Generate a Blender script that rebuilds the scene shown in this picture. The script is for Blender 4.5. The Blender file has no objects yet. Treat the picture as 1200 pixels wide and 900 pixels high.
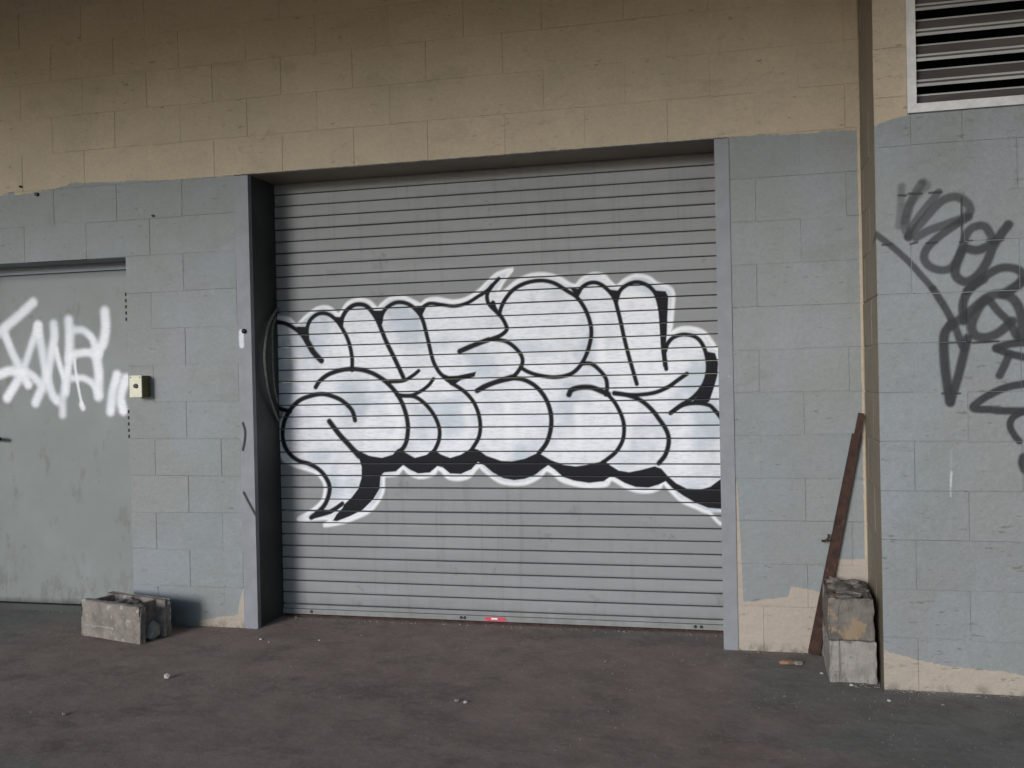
import bpy, bmesh, math, random
import numpy as np
from mathutils import Vector, Matrix
random.seed(7); rng = np.random.default_rng(7)
S = bpy.context.scene
COL = S.collection

# ------------------------------------------------------------------ camera
CAM = np.array([0.0555, -4.7343, 1.321]); YAW, PITCH, ROLL, FPX = 0.2369, -0.0079, -0.0213, 1132.04
def _axes():
    cy, sy, cp, sp, cr, sr = math.cos(YAW), math.sin(YAW), math.cos(PITCH), math.sin(PITCH), math.cos(ROLL), math.sin(ROLL)
    F = np.array([-sy*cp, cy*cp, sp]); rt = np.array([cy, sy, 0.0]); up = np.cross(rt, F)
    return rt*cr + up*sr, -rt*sr + up*cr, F
AR, AU, AF = _axes()
cd = bpy.data.cameras.new('camera'); cam = bpy.data.objects.new('camera', cd); COL.objects.link(cam)
cd.sensor_width = 36; cd.lens = FPX/1200*36; cd.clip_start = .05; cd.clip_end = 2000
M = Matrix.Identity(4)
for i in range(3):
    M[i][0], M[i][1], M[i][2], M[i][3] = AR[i], AU[i], -AF[i], CAM[i]
cam.matrix_world = M; S.camera = cam
# ------------------------------------------------------------------ sky, sun, exposure
SUN_EL, SUN_AZ = 12.5, 19.0          # low, from the front and the left of the wall's normal
w = bpy.data.worlds.new('World'); S.world = w; w.use_nodes = True
wn = w.node_tree; bgn = wn.nodes['Background']
sk = wn.nodes.new('ShaderNodeTexSky'); sk.sky_type = 'NISHITA'; sk.sun_disc = False
sk.sun_elevation = math.radians(SUN_EL); sk.sun_rotation = math.radians(180+SUN_AZ)
sk.air_density = 1.0; sk.dust_density = 0.4; sk.ozone_density = 3.0
wn.links.new(sk.outputs[0], bgn.inputs[0]); bgn.inputs[1].default_value = 0.12
sl = bpy.data.lights.new('sun', 'SUN'); so = bpy.data.objects.new('sun', sl); COL.objects.link(so)
sl.energy = 1.4; sl.angle = math.radians(16); sl.color = (1, .985, .97)
a, e = math.radians(SUN_AZ), math.radians(SUN_EL)
so.rotation_euler = Vector((math.sin(a)*math.cos(e), math.cos(a)*math.cos(e), -math.sin(e))).to_track_quat('-Z', 'Y').to_euler()
so.location = (-4, -12, 6)
S.view_settings.view_transform = 'Standard'; S.view_settings.look = 'None'
S.view_settings.exposure = 0.75; S.view_settings.gamma = 1

# ------------------------------------------------------------------ helpers
GZ = -0.012; H = .2032; L = .4064; PY = -.4814; PX = .5935; SY = .300   # ground, course, block, projecting wall, its corner, shutter plane
def ray(px, py):
    return AF + (px-600)/FPX*AR - (py-450)/FPX*AU
def onY(px, py, Y):
    d = ray(px, py); t = (Y-CAM[1])/d[1]; return CAM+t*d
def onZ(px, py, Z=GZ):
    d = ray(px, py); t = (Z-CAM[2])/d[2]; return CAM+t*d
def tag(o, label=None, cat=None, group=None, kind=None):
    for k, v in (('label', label), ('category', cat), ('group', group), ('kind', kind)):
        if v: o[k] = v
    return o
def empty(name, loc=(0, 0, 0), rz=0):
    o = bpy.data.objects.new(name, None); COL.objects.link(o); o.location = loc; o.rotation_euler = (0, 0, rz); o.empty_display_size = .1; return o
def mesh(name, V, Fc, mat, parent=None, smooth=False, loc=None):
    me = bpy.data.meshes.new(name); me.from_pydata([tuple(v) for v in V], [], Fc); me.update()
    if smooth: me.polygons.foreach_set('use_smooth', [True]*len(me.polygons))
    if mat: me.materials.append(mat)
    o = bpy.data.objects.new(name, me); COL.objects.link(o)
    if parent: o.parent = parent
    if loc is not None: o.location = loc
    return o
def fromdata(name, bm, mat, parent=None, smooth=False, loc=None):
    me = bpy.data.meshes.new(name); bmesh.ops.recalc_face_normals(bm, faces=bm.faces); bm.to_mesh(me); bm.free()
    if smooth: me.polygons.foreach_set('use_smooth', [True]*len(me.polygons))
    me.materials.append(mat); o = bpy.data.objects.new(name, me); COL.objects.link(o)
    if parent: o.parent = parent
    if loc is not None: o.location = loc
    return o
def bbox(bm, x0, x1, y0, y1, z0, z1, bev=0):
    r = bmesh.ops.create_cube(bm, size=1, matrix=Matrix.Translation(((x0+x1)/2, (y0+y1)/2, (z0+z1)/2)) @ Matrix.Diagonal((x1-x0, y1-y0, z1-z0, 1)))
    if bev:
        es = {e for v in r['verts'] for e in v.link_edges}
        bmesh.ops.bevel(bm, geom=list(es), offset=bev, segments=2, affect='EDGES', profile=.6)
def box(name, x0, x1, y0, y1, z0, z1, mat, parent=None, bev=0):
    bm = bmesh.new(); bbox(bm, x0, x1, y0, y1, z0, z1, bev); return fromdata(name, bm, mat, parent)
def tube(name, pts, r, mat, parent=None, n=8, rs=None):
    P = [Vector(p) for p in pts]; V = []; Fc = []
    for i, p in enumerate(P):
        t = (P[min(i+1, len(P)-1)]-P[max(i-1, 0)]).normalized()
        u = t.cross(Vector((0, 1, 0)) if abs(t.y) < .9 else Vector((1, 0, 0))).normalized(); v = t.cross(u)
        q = rs[i] if rs else r
        V += [p+q*(math.cos(2*math.pi*k/n)*u+math.sin(2*math.pi*k/n)*v) for k in range(n)]
    for i in range(len(P)-1):
        for k in range(n):
            a_, b_ = i*n+k, i*n+(k+1) % n; Fc.append((a_, b_, b_+n, a_+n))
    Fc += [tuple(range(n)), tuple(range(len(V)-1, len(V)-n-1, -1))]
    return mesh(name, V, Fc, mat, parent, True)
def spline(pts, n=7):
    P = np.array(pts, float)
    if len(P) < 3: return P
    Q = np.vstack([2*P[0]-P[1], P, 2*P[-1]-P[-2]]); out = []
    for i in range(1, len(Q)-2):
        for t in np.arange(n)/n:
            out.append(.5*((2*Q[i])+(Q[i+1]-Q[i-1])*t+(2*Q[i-1]-5*Q[i]+4*Q[i+1]-Q[i+2])*t*t+(3*Q[i]-Q[i-1]-3*Q[i+1]+Q[i+2])*t**3))
    out.append(P[-1]); return np.array(out)

# ------------------------------------------------------------------ spray paint: strokes laid out on the plane they were sprayed on
class Paint:
    def __init__(s, Y): s.Y = Y; s.items = []          # (layer, kind, pts(x,z), radius, soft, strength)
    def P(s, pts, ox, oy, sc):
        q = [onY(ox+u/sc, oy+v/sc, s.Y) for u, v in pts]; return np.array([(p[0], p[2]) for p in q])
    def scale(s, pts, ox, oy, sc):
        u, v = pts[0]; p = onY(ox+u/sc, oy+v/sc, s.Y); return FPX/float(np.dot(p-CAM, AF))*sc
    def stroke(s, layer, ox, oy, sc, r, pts, soft=.25, st=1.0):
        k = s.scale(pts, ox, oy, sc); s.items.append((layer, 'S', spline(s.P(pts, ox, oy, sc)), r/k, r/k*soft, st))
    def poly(s, layer, ox, oy, sc, pts, soft=.003, st=1.0):
        s.items.append((layer, 'P', s.P(pts, ox, oy, sc), 0, soft, st))
    def raw(s, layer, pts, soft=.003, st=1.0): s.items.append((layer, 'P', np.array(pts), 0, soft, st))
    def eval(s, X, Z):
        out = {'paint_white': np.zeros(len(X)), 'paint_black': np.zeros(len(X)), 'paint_halo': np.zeros(len(X))}
        for layer, kind, pts, r, soft, st in s.items:
            m = r+soft+.004; lo, hi = pts.min(0)-m, pts.max(0)+m
            idx = np.nonzero((X > lo[0]) & (X < hi[0]) & (Z > lo[1]) & (Z < hi[1]))[0]
            if not len(idx): continue
            x, z = X[idx], Z[idx]; d = np.full(len(idx), 9.0); seg = np.vstack([pts, pts[:1]]) if kind == 'P' else pts
            ins = np.zeros(len(idx), bool)
            for (ax, az), (bx, bz) in zip(seg[:-1], seg[1:]):
                if kind == 'S':
                    near = np.nonzero((x > min(ax, bx)-m) & (x < max(ax, bx)+m) & (z > min(az, bz)-m) & (z < max(az, bz)+m))[0]
                    if not len(near): continue
                else: near = slice(None)
                xx, zz = x[near], z[near]; ex, ez = bx-ax, bz-az; q = ex*ex+ez*ez+1e-12
                t = np.clip(((xx-ax)*ex+(zz-az)*ez)/q, 0, 1)
                d[near] = np.minimum(d[near], np.hypot(xx-ax-t*ex, zz-az-t*ez))
                if kind == 'P' and az != bz:
                    ins ^= ((az > z) != (bz > z)) & (x < (bx-ax)*(z-az)/(bz-az)+ax)
            sd = d-r if kind == 'S' else np.where(ins, -d, d)
            c = np.clip((soft-sd)/(2*soft), 0, 1); c = c*c*(3-2*c)*st
            o = out['paint_'+layer]; o[idx] = 1-(1-o[idx])*(1-c)
        return out
def put_attr(me, name, arr):
    at = me.attributes.new(name, 'FLOAT', 'POINT'); at.data.foreach_set('value', np.asarray(arr, np.float32))

# ------------------------------------------------------------------ materials
def N(nt, typ, loc=None, **kw):
    n = nt.nodes.new('ShaderNode'+typ)
    for k, v in kw.items():
        if k.startswith('_'): setattr(n, k[1:], v)
        else:
            key = int(k[1:]) if k[0] == 'i' and k[1:].isdigit() else k.replace('__', ' ')
            s_ = n.inputs[key]
            if hasattr(v, 'links') or isinstance(v, bpy.types.NodeSocket): nt.links.new(v, s_)
            else: s_.default_value = v
    return n
def newmat(name, rough=.8, metallic=0, spec=.3):
    m = bpy.data.materials.new(name); m.use_nodes = True; nt = m.node_tree; b = nt.nodes['Principled BSDF']
    b.inputs['Roughness'].default_value = rough; b.inputs['Metallic'].default_value = metallic; b.inputs['Specular IOR Level'].default_value = spec
    return m, nt, b
def noise(nt, vec, scale, detail=4, rough=.6, dist=0):
    return N(nt, 'TexNoise', Vector=vec, Scale=scale, Detail=detail, Roughness=rough, Distortion=dist).outputs[0]
def ramp(nt, v, a_, b_, lo=0., hi=1.):
    n = N(nt, 'MapRange', i0=v, i1=a_, i2=b_, i3=lo, i4=hi); n.interpolation_type = 'SMOOTHSTEP'; return n.outputs[0]
def mix(nt, f, A, B, mode='MIX'):
    n = nt.nodes.new('ShaderNodeMix'); n.data_type = 'RGBA'; n.blend_type = mode
    for s_, v in ((n.inputs[0], f), (n.inputs[6], A), (n.inputs[7], B)):
        if isinstance(v, bpy.types.NodeSocket): nt.links.new(v, s_)
        else: s_.default_value = (*v, 1) if isinstance(v, tuple) and len(v) == 3 else v
    return n.outputs[2]
def mth(nt, op, a_, b_=0., c_=0.): 
    n = N(nt, 'Math', _operation=op, i0=a_, i1=b_, i2=c_); return n.outputs[0]
def vscale(nt, vec, s3):
    return N(nt, 'VectorMath', _operation='MULTIPLY', i0=vec, i1=s3).outputs[0]
def bump(nt, b, h, strength=.3, dist=.002, prev=None):
    n = N(nt, 'Bump', Strength=strength, Distance=dist, Height=h)
    if prev: nt.links.new(prev, n.inputs['Normal'])
    nt.links.new(n.outputs[0], b.inputs['Normal']); return n.outputs[0]
def graffiti(nt, col, pos, white=(.75, .76, .82), black=(.012, .012, .016), bmix=1.0):
    aw = N(nt, 'Attribute', _attribute_name='paint_white').outputs['Fac']; ab = N(nt, 'Attribute', _attribute_name='paint_black').outputs['Fac']
    thin = noise(nt, vscale(nt, pos, (1, 1, .35)), 6, 5, .6); fine = noise(nt, vscale(nt, pos, (.25, 1, 1)), 90, 3, .6)
    spk = mth(nt, 'MULTIPLY', mth(nt, 'SUBTRACT', noise(nt, pos, 420, 2, .6), .5), 1.1)
    aw = ramp(nt, mth(nt, 'ADD', aw, mth(nt, 'MULTIPLY', spk, mth(nt, 'MULTIPLY', aw, mth(nt, 'SUBTRACT', 1.15, aw)))), .06, .94)
    cov = mth(nt, 'MULTIPLY', aw, mth(nt, 'ADD', .80, mth(nt, 'MULTIPLY', ramp(nt, thin, .25, .55), .20)))
    wc = mix(nt, ramp(nt, noise(nt, pos, 3.2, 3, .5), .45, .68), white, (.50, .55, .62))
    wc = mix(nt, mth(nt, 'MULTIPLY', ramp(nt, fine, .4, .75), .42), wc, (.42, .43, .48))
    c = mix(nt, cov, col, wc)
    c = mix(nt, N(nt, 'Attribute', _attribute_name='paint_halo').outputs['Fac'], c, (.84, .84, .87))
    return mix(nt, mth(nt, 'MULTIPLY', ab, bmix), c, black)
GREY = (.236, .259, .280); BEIGE = (.455, .378, .282); BROWN = (.245, .205, .158)      # darker brown for the return face and lintel
def curves(nt, x, segs, zlo, zhi):
    # one boundary from several pieces, each with its own stretch of wall
    cur = curvefac(nt, x, segs[0], segs[0][0][0], segs[0][-1][0], zlo, zhi)
    for a_, b_ in zip(segs[:-1], segs[1:]):
        nx_ = curvefac(nt, x, b_, b_[0][0], b_[-1][0], zlo, zhi); sel = mth(nt, 'GREATER_THAN', x, (a_[-1][0]+b_[0][0])/2)
        cur = mth(nt, 'ADD', mth(nt, 'MULTIPLY', nx_, sel), mth(nt, 'MULTIPLY', cur, mth(nt, 'SUBTRACT', 1., sel)))
    return cur
def curvefac(nt, x, pts, lo, hi, zlo, zhi):
    n = nt.nodes.new('ShaderNodeFloatCurve'); c = n.mapping.curves[0]
    P = [((p[0]-lo)/(hi-lo), (p[1]-zlo)/(zhi-zlo)) for p in pts]
    c.points[0].location = P[0]; c.points[1].location = P[-1]
    for p in P[1:-1]: c.points.new(*p)
    for p in c.points: p.handle_type = 'VECTOR'
    n.mapping.update()
    nt.links.new(ramp_lin(nt, x, lo, hi), n.inputs['Value'])
    return mth(nt, 'MULTIPLY_ADD', n.outputs[0], zhi-zlo, zlo)
def ramp_lin(nt, v, a_, b_):
    return N(nt, 'MapRange', i0=v, i1=a_, i2=b_, i3=0., i4=1.).outputs[0]
def wallmat(name, top, bot, bmix=.95, strip=None, corner=None):
    m, nt, b = newmat(name, .62, 0, .35)
    g = N(nt, 'NewGeometry').outputs['Position']; sx = N(nt, 'SeparateXYZ', i0=g); x, z = sx.outputs[0], sx.outputs[2]
    n1 = noise(nt, g, 2.1, 5, .6); n2 = noise(nt, g, 14, 5, .65); n3 = noise(nt, g, 60, 4, .7)
    grey = mix(nt, ramp(nt, n1, .3, .7), GREY, (.212, .229, .228)); grey = mix(nt, mth(nt, 'MULTIPLY', ramp(nt, n2, .5, .75), .35), grey, (.29, .31, .315))
    grey = mix(nt, ramp(nt, noise(nt, g, 1.7, 3, .5), .4, .65), grey, (.228, .240, .240)); grey = mix(nt, mth(nt, 'MULTIPLY', ramp(nt, noise(nt, vscale(nt, g, (1, 1, .6)), 2.9, 3, .5), .5, .7), .6), grey, (.252, .266, .296))
    be = mix(nt, ramp(nt, n1, .3, .7), BEIGE, (.40, .335, .25)); be = mix(nt, mth(nt, 'MULTIPLY', ramp(nt, n2, .55, .8), .45), be, (.345, .285, .21))
    if top:
        j = mth(nt, 'ADD', mth(nt, 'MULTIPLY', mth(nt, 'SUBTRACT', n2, .5), .026), mth(nt, 'MULTIPLY', mth(nt, 'SUBTRACT', n3, .5), .022))
        zt = curves(nt, x, top, 2.2, 2.6); zb = curves(nt, x, bot, -.2, .6)
        mt = ramp(nt, mth(nt, 'SUBTRACT', mth(nt, 'ADD', z, j), zt), -.003, .003)
        mb = ramp(nt, mth(nt, 'SUBTRACT', mth(nt, 'ADD', z, mth(nt, 'MULTIPLY', j, .7)), zb), .003, -.003)
        fac = mth(nt, 'MAXIMUM', mt, mb)
        if strip:      # a hand's width of old paint left bare along the inner corner
            fac = mth(nt, 'MAXIMUM', fac, mth(nt, 'MULTIPLY', ramp(nt, mth(nt, 'ADD', x, mth(nt, 'MULTIPLY', j, .4)), strip-.002, strip+.002), mth(nt, 'LESS_THAN', N(nt, 'SeparateXYZ', i0=g).outputs[1], .5)))
        nrm = N(nt, 'SeparateXYZ', i0=N(nt, 'NewGeometry').outputs['True Normal']).outputs[0]
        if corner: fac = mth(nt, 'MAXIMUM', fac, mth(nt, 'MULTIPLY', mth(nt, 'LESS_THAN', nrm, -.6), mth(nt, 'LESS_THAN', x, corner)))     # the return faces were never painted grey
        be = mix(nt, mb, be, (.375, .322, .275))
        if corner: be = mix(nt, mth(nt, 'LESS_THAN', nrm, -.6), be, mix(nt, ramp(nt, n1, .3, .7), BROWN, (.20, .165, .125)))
        col = mix(nt, fac, grey, be)
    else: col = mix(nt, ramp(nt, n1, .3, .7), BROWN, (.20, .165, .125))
    rnd = N(nt, 'ObjectInfo').outputs['Random']
    col = mix(nt, 1., col, N(nt, 'CombineColor', i0=mth(nt, 'MULTIPLY_ADD', rnd, .05, .97), i1=mth(nt, 'MULTIPLY_ADD', rnd, .05, .97), i2=mth(nt, 'MULTIPLY_ADD', rnd, .045, .9725)).outputs[0], 'MULTIPLY')
    mott = mth(nt, 'ADD', mth(nt, 'MULTIPLY_ADD', ramp(nt, noise(nt, g, 46, 6, .75), .3, .7), .11, .89), mth(nt, 'MULTIPLY', ramp(nt, noise(nt, g, 130, 3, .7), .4, .7), .07))
    col = mix(nt, 1., col, N(nt, 'CombineColor', i0=mott, i1=mott, i2=mott).outputs[0], 'MULTIPLY')
    blot = ramp(nt, noise(nt, vscale(nt, g, (.7, 1, 1.5)), 4.5, 6, .7, .5), .52, .72)
    col = mix(nt, mth(nt, 'MULTIPLY', blot, .22), col, (.15, .135, .115))
    # scuffs and small dark pits, hairline roller misses
    pit = ramp(nt, noise(nt, vscale(nt, g, (.5, 1, 1.6)), 34, 3, .55), .62, .70)
    patch = ramp(nt, noise(nt, g, 3.3, 2, .5), .42, .60)
    col = mix(nt, mth(nt, 'MULTIPLY', mth(nt, 'MULTIPLY', pit, patch), .55), col, (.10, .088, .072))
    # splash and dirt along the foot, with its own ragged shape
    dirt = mth(nt, 'MULTIPLY', ramp(nt, n2, .42, .62), ramp(nt, mth(nt, 'ADD', z, mth(nt, 'MULTIPLY', n1, .06)), .075, .01))
    col = mix(nt, mth(nt, 'MULTIPLY', dirt, .7), col, (.10, .085, .07))
    col = graffiti(nt, col, g, bmix=bmix)
    nt.links.new(col, b.inputs['Base Color'])
    nv = bump(nt, b, noise(nt, g, 110, 6, .7), .5, .0025)
    nv = bump(nt, b, noise(nt, vscale(nt, g, (.8, .8, 1.15)), 20, 5, .68), .6, .009, nv)
    bump(nt, b, mth(nt, 'MULTIPLY', pit, patch), -.6, .003, nv)
    return m
def cpt(lst, Y): return [(lambda p: (p[0], p[2]))(onY(x, y, Y)) for x, y in lst]
top_main = [[(-4.4, 2.37)] + cpt([(0, 230), (16, 224), (17, 229), (60, 222), (80, 217), (82, 214), (145, 213), (150, 211), (200, 211), (290, 204)], 0),
            cpt([(857, 160), (890, 158), (957, 156.5), (961, 153.5), (1003, 152)], 0) + [(.62, 2.44)]]
bot_main = [[(-3.05, -.1)] + cpt([(222, 738), (236, 727), (262, 722.5), (279, 720), (281, 702), (285, 690)], 0) + [(-2.5, .35)],
            cpt([(863.5, 560), (864.5, 640), (869, 655), (871, 706), (905, 702), (924, 699), (926.5, 688), (945, 690), (963, 694), (974, 694), (976.5, 656), (1013, 655)], 0) + [(.62, .47)]]
M_WALL = wallmat('painted_block_main', top_main, bot_main, strip=.580)
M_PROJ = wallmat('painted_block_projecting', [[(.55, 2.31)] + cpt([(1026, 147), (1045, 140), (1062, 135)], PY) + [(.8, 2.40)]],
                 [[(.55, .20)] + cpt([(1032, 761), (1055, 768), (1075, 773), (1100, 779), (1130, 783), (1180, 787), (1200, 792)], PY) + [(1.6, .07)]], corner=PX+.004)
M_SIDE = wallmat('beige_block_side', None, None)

def simple(name, c1, c2, rough=.7, metallic=0, s1=8, bumps=((60, .3, .001),), spots=None, vec=(1, 1, 1), spec=.3, gr=False, coord='Object'):
    m, nt, b = newmat(name, rough, metallic, spec)
    g = N(nt, 'NewGeometry').outputs['Position'] if coord == 'World' else N(nt, 'TexCoord').outputs['Object']
    gv = vscale(nt, g, vec)
    col = mix(nt, ramp(nt, noise(nt, gv, s1, 6, .65), .32, .68), c1, c2)
    if spots: col = mix(nt, mth(nt, 'MULTIPLY', ramp(nt, noise(nt, g, spots[1], 4, .6), spots[2], spots[2]+.08), spots[3]), col, spots[0])
    if gr: col = graffiti(nt, col, g)
    nt.links.new(col, b.inputs['Base Color']); prev = None
    for s_, st, d in bumps: prev = bump(nt, b, noise(nt, gv, s_, 5, .65), st, d, prev)
    return m
def slatmat():
    m, nt, b = newmat('shutter_grey', .7, 0, .14); g = N(nt, 'NewGeometry').outputs['Position']; z = N(nt, 'SeparateXYZ', i0=g).outputs[2]
    col = mix(nt, ramp(nt, noise(nt, vscale(nt, g, (.4, 1, 2)), 5, 6, .65), .32, .68), (.268, .274, .286), (.240, .246, .256))
    col = mix(nt, mth(nt, 'MULTIPLY', ramp(nt, noise(nt, vscale(nt, g, (9, 1, .35)), 3, 4, .65), .5, .74), .35), col, (.175, .178, .172))       # rain streaks
    col = mix(nt, mth(nt, 'MULTIPLY', ramp(nt, noise(nt, g, 6, 5, .7), .60, .72), .45), col, (.13, .13, .13))                                 # rubbed smudges
    col = mix(nt, mth(nt, 'MULTIPLY', ramp(nt, noise(nt, vscale(nt, g, (.2, 1, 3)), 9, 4, .7), .60, .75), .35), col, (.33, .335, .34))            # scraped paint
    low = mth(nt, 'MULTIPLY', ramp(nt, mth(nt, 'ADD', z, mth(nt, 'MULTIPLY', noise(nt, g, 5, 5, .7), .16)), .21, .05), ramp(nt, noise(nt, g, 14, 5, .7), .25, .6))
    col = mix(nt, mth(nt, 'MULTIPLY', low, .6), col, (.165, .162, .145))                                                                       # road splash on the lowest slats
    nt.links.new(graffiti(nt, col, g), b.inputs['Base Color'])
    nv = bump(nt, b, noise(nt, vscale(nt, g, (.5, 1, 1.5)), 40, 4, .6), .12, .001); bump(nt, b, noise(nt, vscale(nt, g, (1, 1, .8)), 3.2, 3, .5), .35, .012, nv)
    return m
M_SLAT = slatmat()
M_JAMB = simple('blue_grey_steel', (.238, .246, .274), (.20, .209, .232), .6, 0, 9, ((25, .2, .002),), ((.40, .37, .33), 14, .66, .6), gr=True, coord='World')
M_GROOVE = simple('groove_dark', (.11, .11, .112), (.08, .08, .083), .9, 0, 20)  # darker colour on the groove faces deepens the lines between slats
M_GUIDE = simple('dark_green_steel', (.045, .052, .048), (.03, .034, .033), .55, 0, 3, ((30, .15, .001),))
def doormat():
    m, nt, b = newmat('grey_door_paint', .55, 0, .3); g = N(nt, 'NewGeometry').outputs['Position']; z = N(nt, 'SeparateXYZ', i0=g).outputs[2]
    col = mix(nt, ramp(nt, noise(nt, g, 2.2, 5, .6), .32, .68), (.215, .232, .235), (.188, .205, .202))
    col = mix(nt, mth(nt, 'MULTIPLY', ramp(nt, noise(nt, vscale(nt, g, (1.6, 1, .8)), 6, 5, .7, .3), .57, .68), .5), col, (.125, .122, .115))   # hand dirt
    lowz = ramp(nt, mth(nt, 'ADD', z, mth(nt, 'MULTIPLY', noise(nt, g, 3, 4, .6), .5)), .75, .25)
    col = mix(nt, mth(nt, 'MULTIPLY', mth(nt, 'MULTIPLY', lowz, ramp(nt, noise(nt, vscale(nt, g, (2, 1, 1)), 9, 5, .7), .48, .62)), .6), col, (.13, .125, .118))   # kicks and splash
    nt.links.new(graffiti(nt, col, g), b.inputs['Base Color'])
    nv = bump(nt, b, noise(nt, g, 50, 5, .65), .15, .001); bump(nt, b, noise(nt, g, 2.5, 3, .5), .3, .015, nv)
    return m
M_DOOR = doormat()
M_HEAD = simple('door_frame_paint', (.27, .29, .35), (.23, .25, .30), .5)
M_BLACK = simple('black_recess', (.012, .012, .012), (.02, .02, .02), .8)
M_GALV = simple('galvanized', (.62, .60, .60), (.48, .47, .48), .45, .35, 14, ((80, .1, .0006),), spec=.5)
M_BLADE = simple('blade_aluminium', (.46, .46, .44), (.34, .33, .33), .42, .5, 10, ((60, .1, .0006),), vec=(.2, 1, 1), spec=.5)
M_BLADE_D = simple('sooty_blade', (.12, .10, .10), (.08, .07, .07), .8, 0, 10, vec=(.2, 1, 1))
M_RUST = simple('rust', (.068, .034, .026), (.03, .018, .016), .85, .1, 25, ((90, .6, .0016), (25, .5, .002)), ((.11, .06, .038), 40, .6, .7))
M_CONC = simple('weathered_concrete', (.262, .230, .209), (.165, .145, .132), .95, 0, 16, ((110, 1., .005), (30, .9, .008)), ((.40, .38, .35), 24, .60, .8))
M_CONC_D = simple('dark_concrete', (.19, .168, .15), (.105, .093, .085), .95, 0, 14, ((110, 1., .005), (26, 1., .009)), ((.30, .22, .14), 9, .56, .75))
M_CONC_L = simple('light_concrete', (.32, .295, .275), (.22, .20, .187), .95, 0, 14, ((110, 1., .005), (30, .9, .007)), ((.14, .125, .11), 16, .58, .7))
M_MORTAR = simple('mortar_lump', (.34, .33, .31), (.22, .21, .2), .95, 0, 20, ((60, .9, .004),))
M_CREAM = simple('cream_plastic', (.66, .64, .52), (.58, .56, .44), .45, 0, 20)
M_OLIVE = simple('olive_box', (.17, .15, .075), (.12, .105, .05), .6, 0, 20)
M_CORD = simple('grey_green_cord', (.20, .21, .185), (.13, .14, .12), .8, 0, 60)
M_ROOF = simple('canopy_concrete', (.20, .185, .16), (.15, .14, .12), .9, 0, 2, ((20, .3, .004),))
M_BLK = simple('black_metal', (.015, .015, .017), (.03, .03, .032), .45, 0, 20)
M_PEB_W = simple('pale_stone', (.48, .46, .43), (.38, .35, .33), .9, 0, 40)
M_PEB_G = simple('grey_stone', (.24, .22, .2), (.16, .15, .14), .9, 0, 40)
M_PEB_R = simple('brick_red', (.30, .18, .125), (.23, .135, .09), .9, 0, 60)
M_RED = simple('red_tape', (.55, .06, .10), (.48, .05, .08), .5)
M_WHT = simple('white_tape', (.75, .74, .74), (.68, .67, .68), .5)
def groundmat():
    m, nt, b = newmat('ground_dirty_concrete', .82, 0, .3)
    g = N(nt, 'NewGeometry').outputs['Position']; s_ = N(nt, 'SeparateXYZ', i0=g); x, y = s_.outputs[0], s_.outputs[1]
    n1 = noise(nt, g, 1.1, 5, .6, .4); n2 = noise(nt, g, 5, 6, .65); n3 = noise(nt, g, 34, 7, .78); n4 = noise(nt, g, 200, 4, .75)
    grey = mix(nt, ramp(nt, n2, .3, .7), (.215, .208, .195), (.16, .154, .143))
    brown = mix(nt, ramp(nt, n2, .3, .7), (.285, .222, .196), (.205, .157, .138))
    # brown silt lies in a broad ragged tongue in front of the shutter
    ex = mth(nt, 'MULTIPLY', mth(nt, 'ADD', x, 1.75), .40); ey = mth(nt, 'MULTIPLY', mth(nt, 'ADD', y, .75), .62)
    rr = mth(nt, 'SQRT', mth(nt, 'ADD', mth(nt, 'MULTIPLY', ex, ex), mth(nt, 'MULTIPLY', ey, ey)))
    f = ramp(nt, mth(nt, 'ADD', rr, mth(nt, 'MULTIPLY', mth(nt, 'SUBTRACT', n1, .5), 1.3)), 1.0, .7)
    col = mix(nt, f, grey, brown)
    st = noise(nt, vscale(nt, g, (.85, 1.1, 1)), 2.6, 9, .78, .3)
    col = mix(nt, mth(nt, 'MULTIPLY', ramp(nt, st, .50, .66), .5), col, (.085, .066, .06))
    col = mix(nt, mth(nt, 'MULTIPLY', ramp(nt, n3, .50, .68), .55), col, (.30, .27, .25))
    col = mix(nt, mth(nt, 'MULTIPLY', ramp(nt, n4, .54, .70), .6), col, (.085, .08, .076))
    col = mix(nt, mth(nt, 'MULTIPLY', ramp(nt, noise(nt, g, 120, 2, .5), .70, .76), .6), col, (.42, .39, .37))
    nt.links.new(col, b.inputs['Base Color'])
    nv = bump(nt, b, n4, .22, .0015); nv = bump(nt, b, n3, .22, .004, nv); bump(nt, b, n2, .3, .02, nv)
    return m
M_GROUND = groundmat()

# ------------------------------------------------------------------ ground, canopy (the covered bay), added side wall
Gx = [-400, -60, -12] + list(np.linspace(-6, 3.5, 40)) + [12, 60, 400]; Gy = [-400, -60, -12] + list(np.linspace(-5, 1, 26)) + [12, 60, 400]
V = []; Fc = []
for yy in Gy:
    for xx in Gx:
        inn = -6 <= xx <= 3.5 and -5 <= yy <= -.05
        V.append((xx, yy, GZ+(random.uniform(-.003, .003) if inn else 0)))
nx = len(Gx)
for j in range(len(Gy)-1):
    for i in range(nx-1): Fc.append((j*nx+i, j*nx+i+1, (j+1)*nx+i+1, (j+1)*nx+i))
tag(mesh('ground', V, Fc, M_GROUND, smooth=True), kind='structure')
tag(box('ceiling', -14, 9, -5.8, .35, 3.70, 3.95, M_ROOF), kind='structure')

tag(box('unseen_side_wall', 3.40, 3.60, -5.6, PY+.1, GZ-.02, 3.70, M_ROOF), kind='structure')  # unseen wall, added to cut fill light from the right

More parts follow.
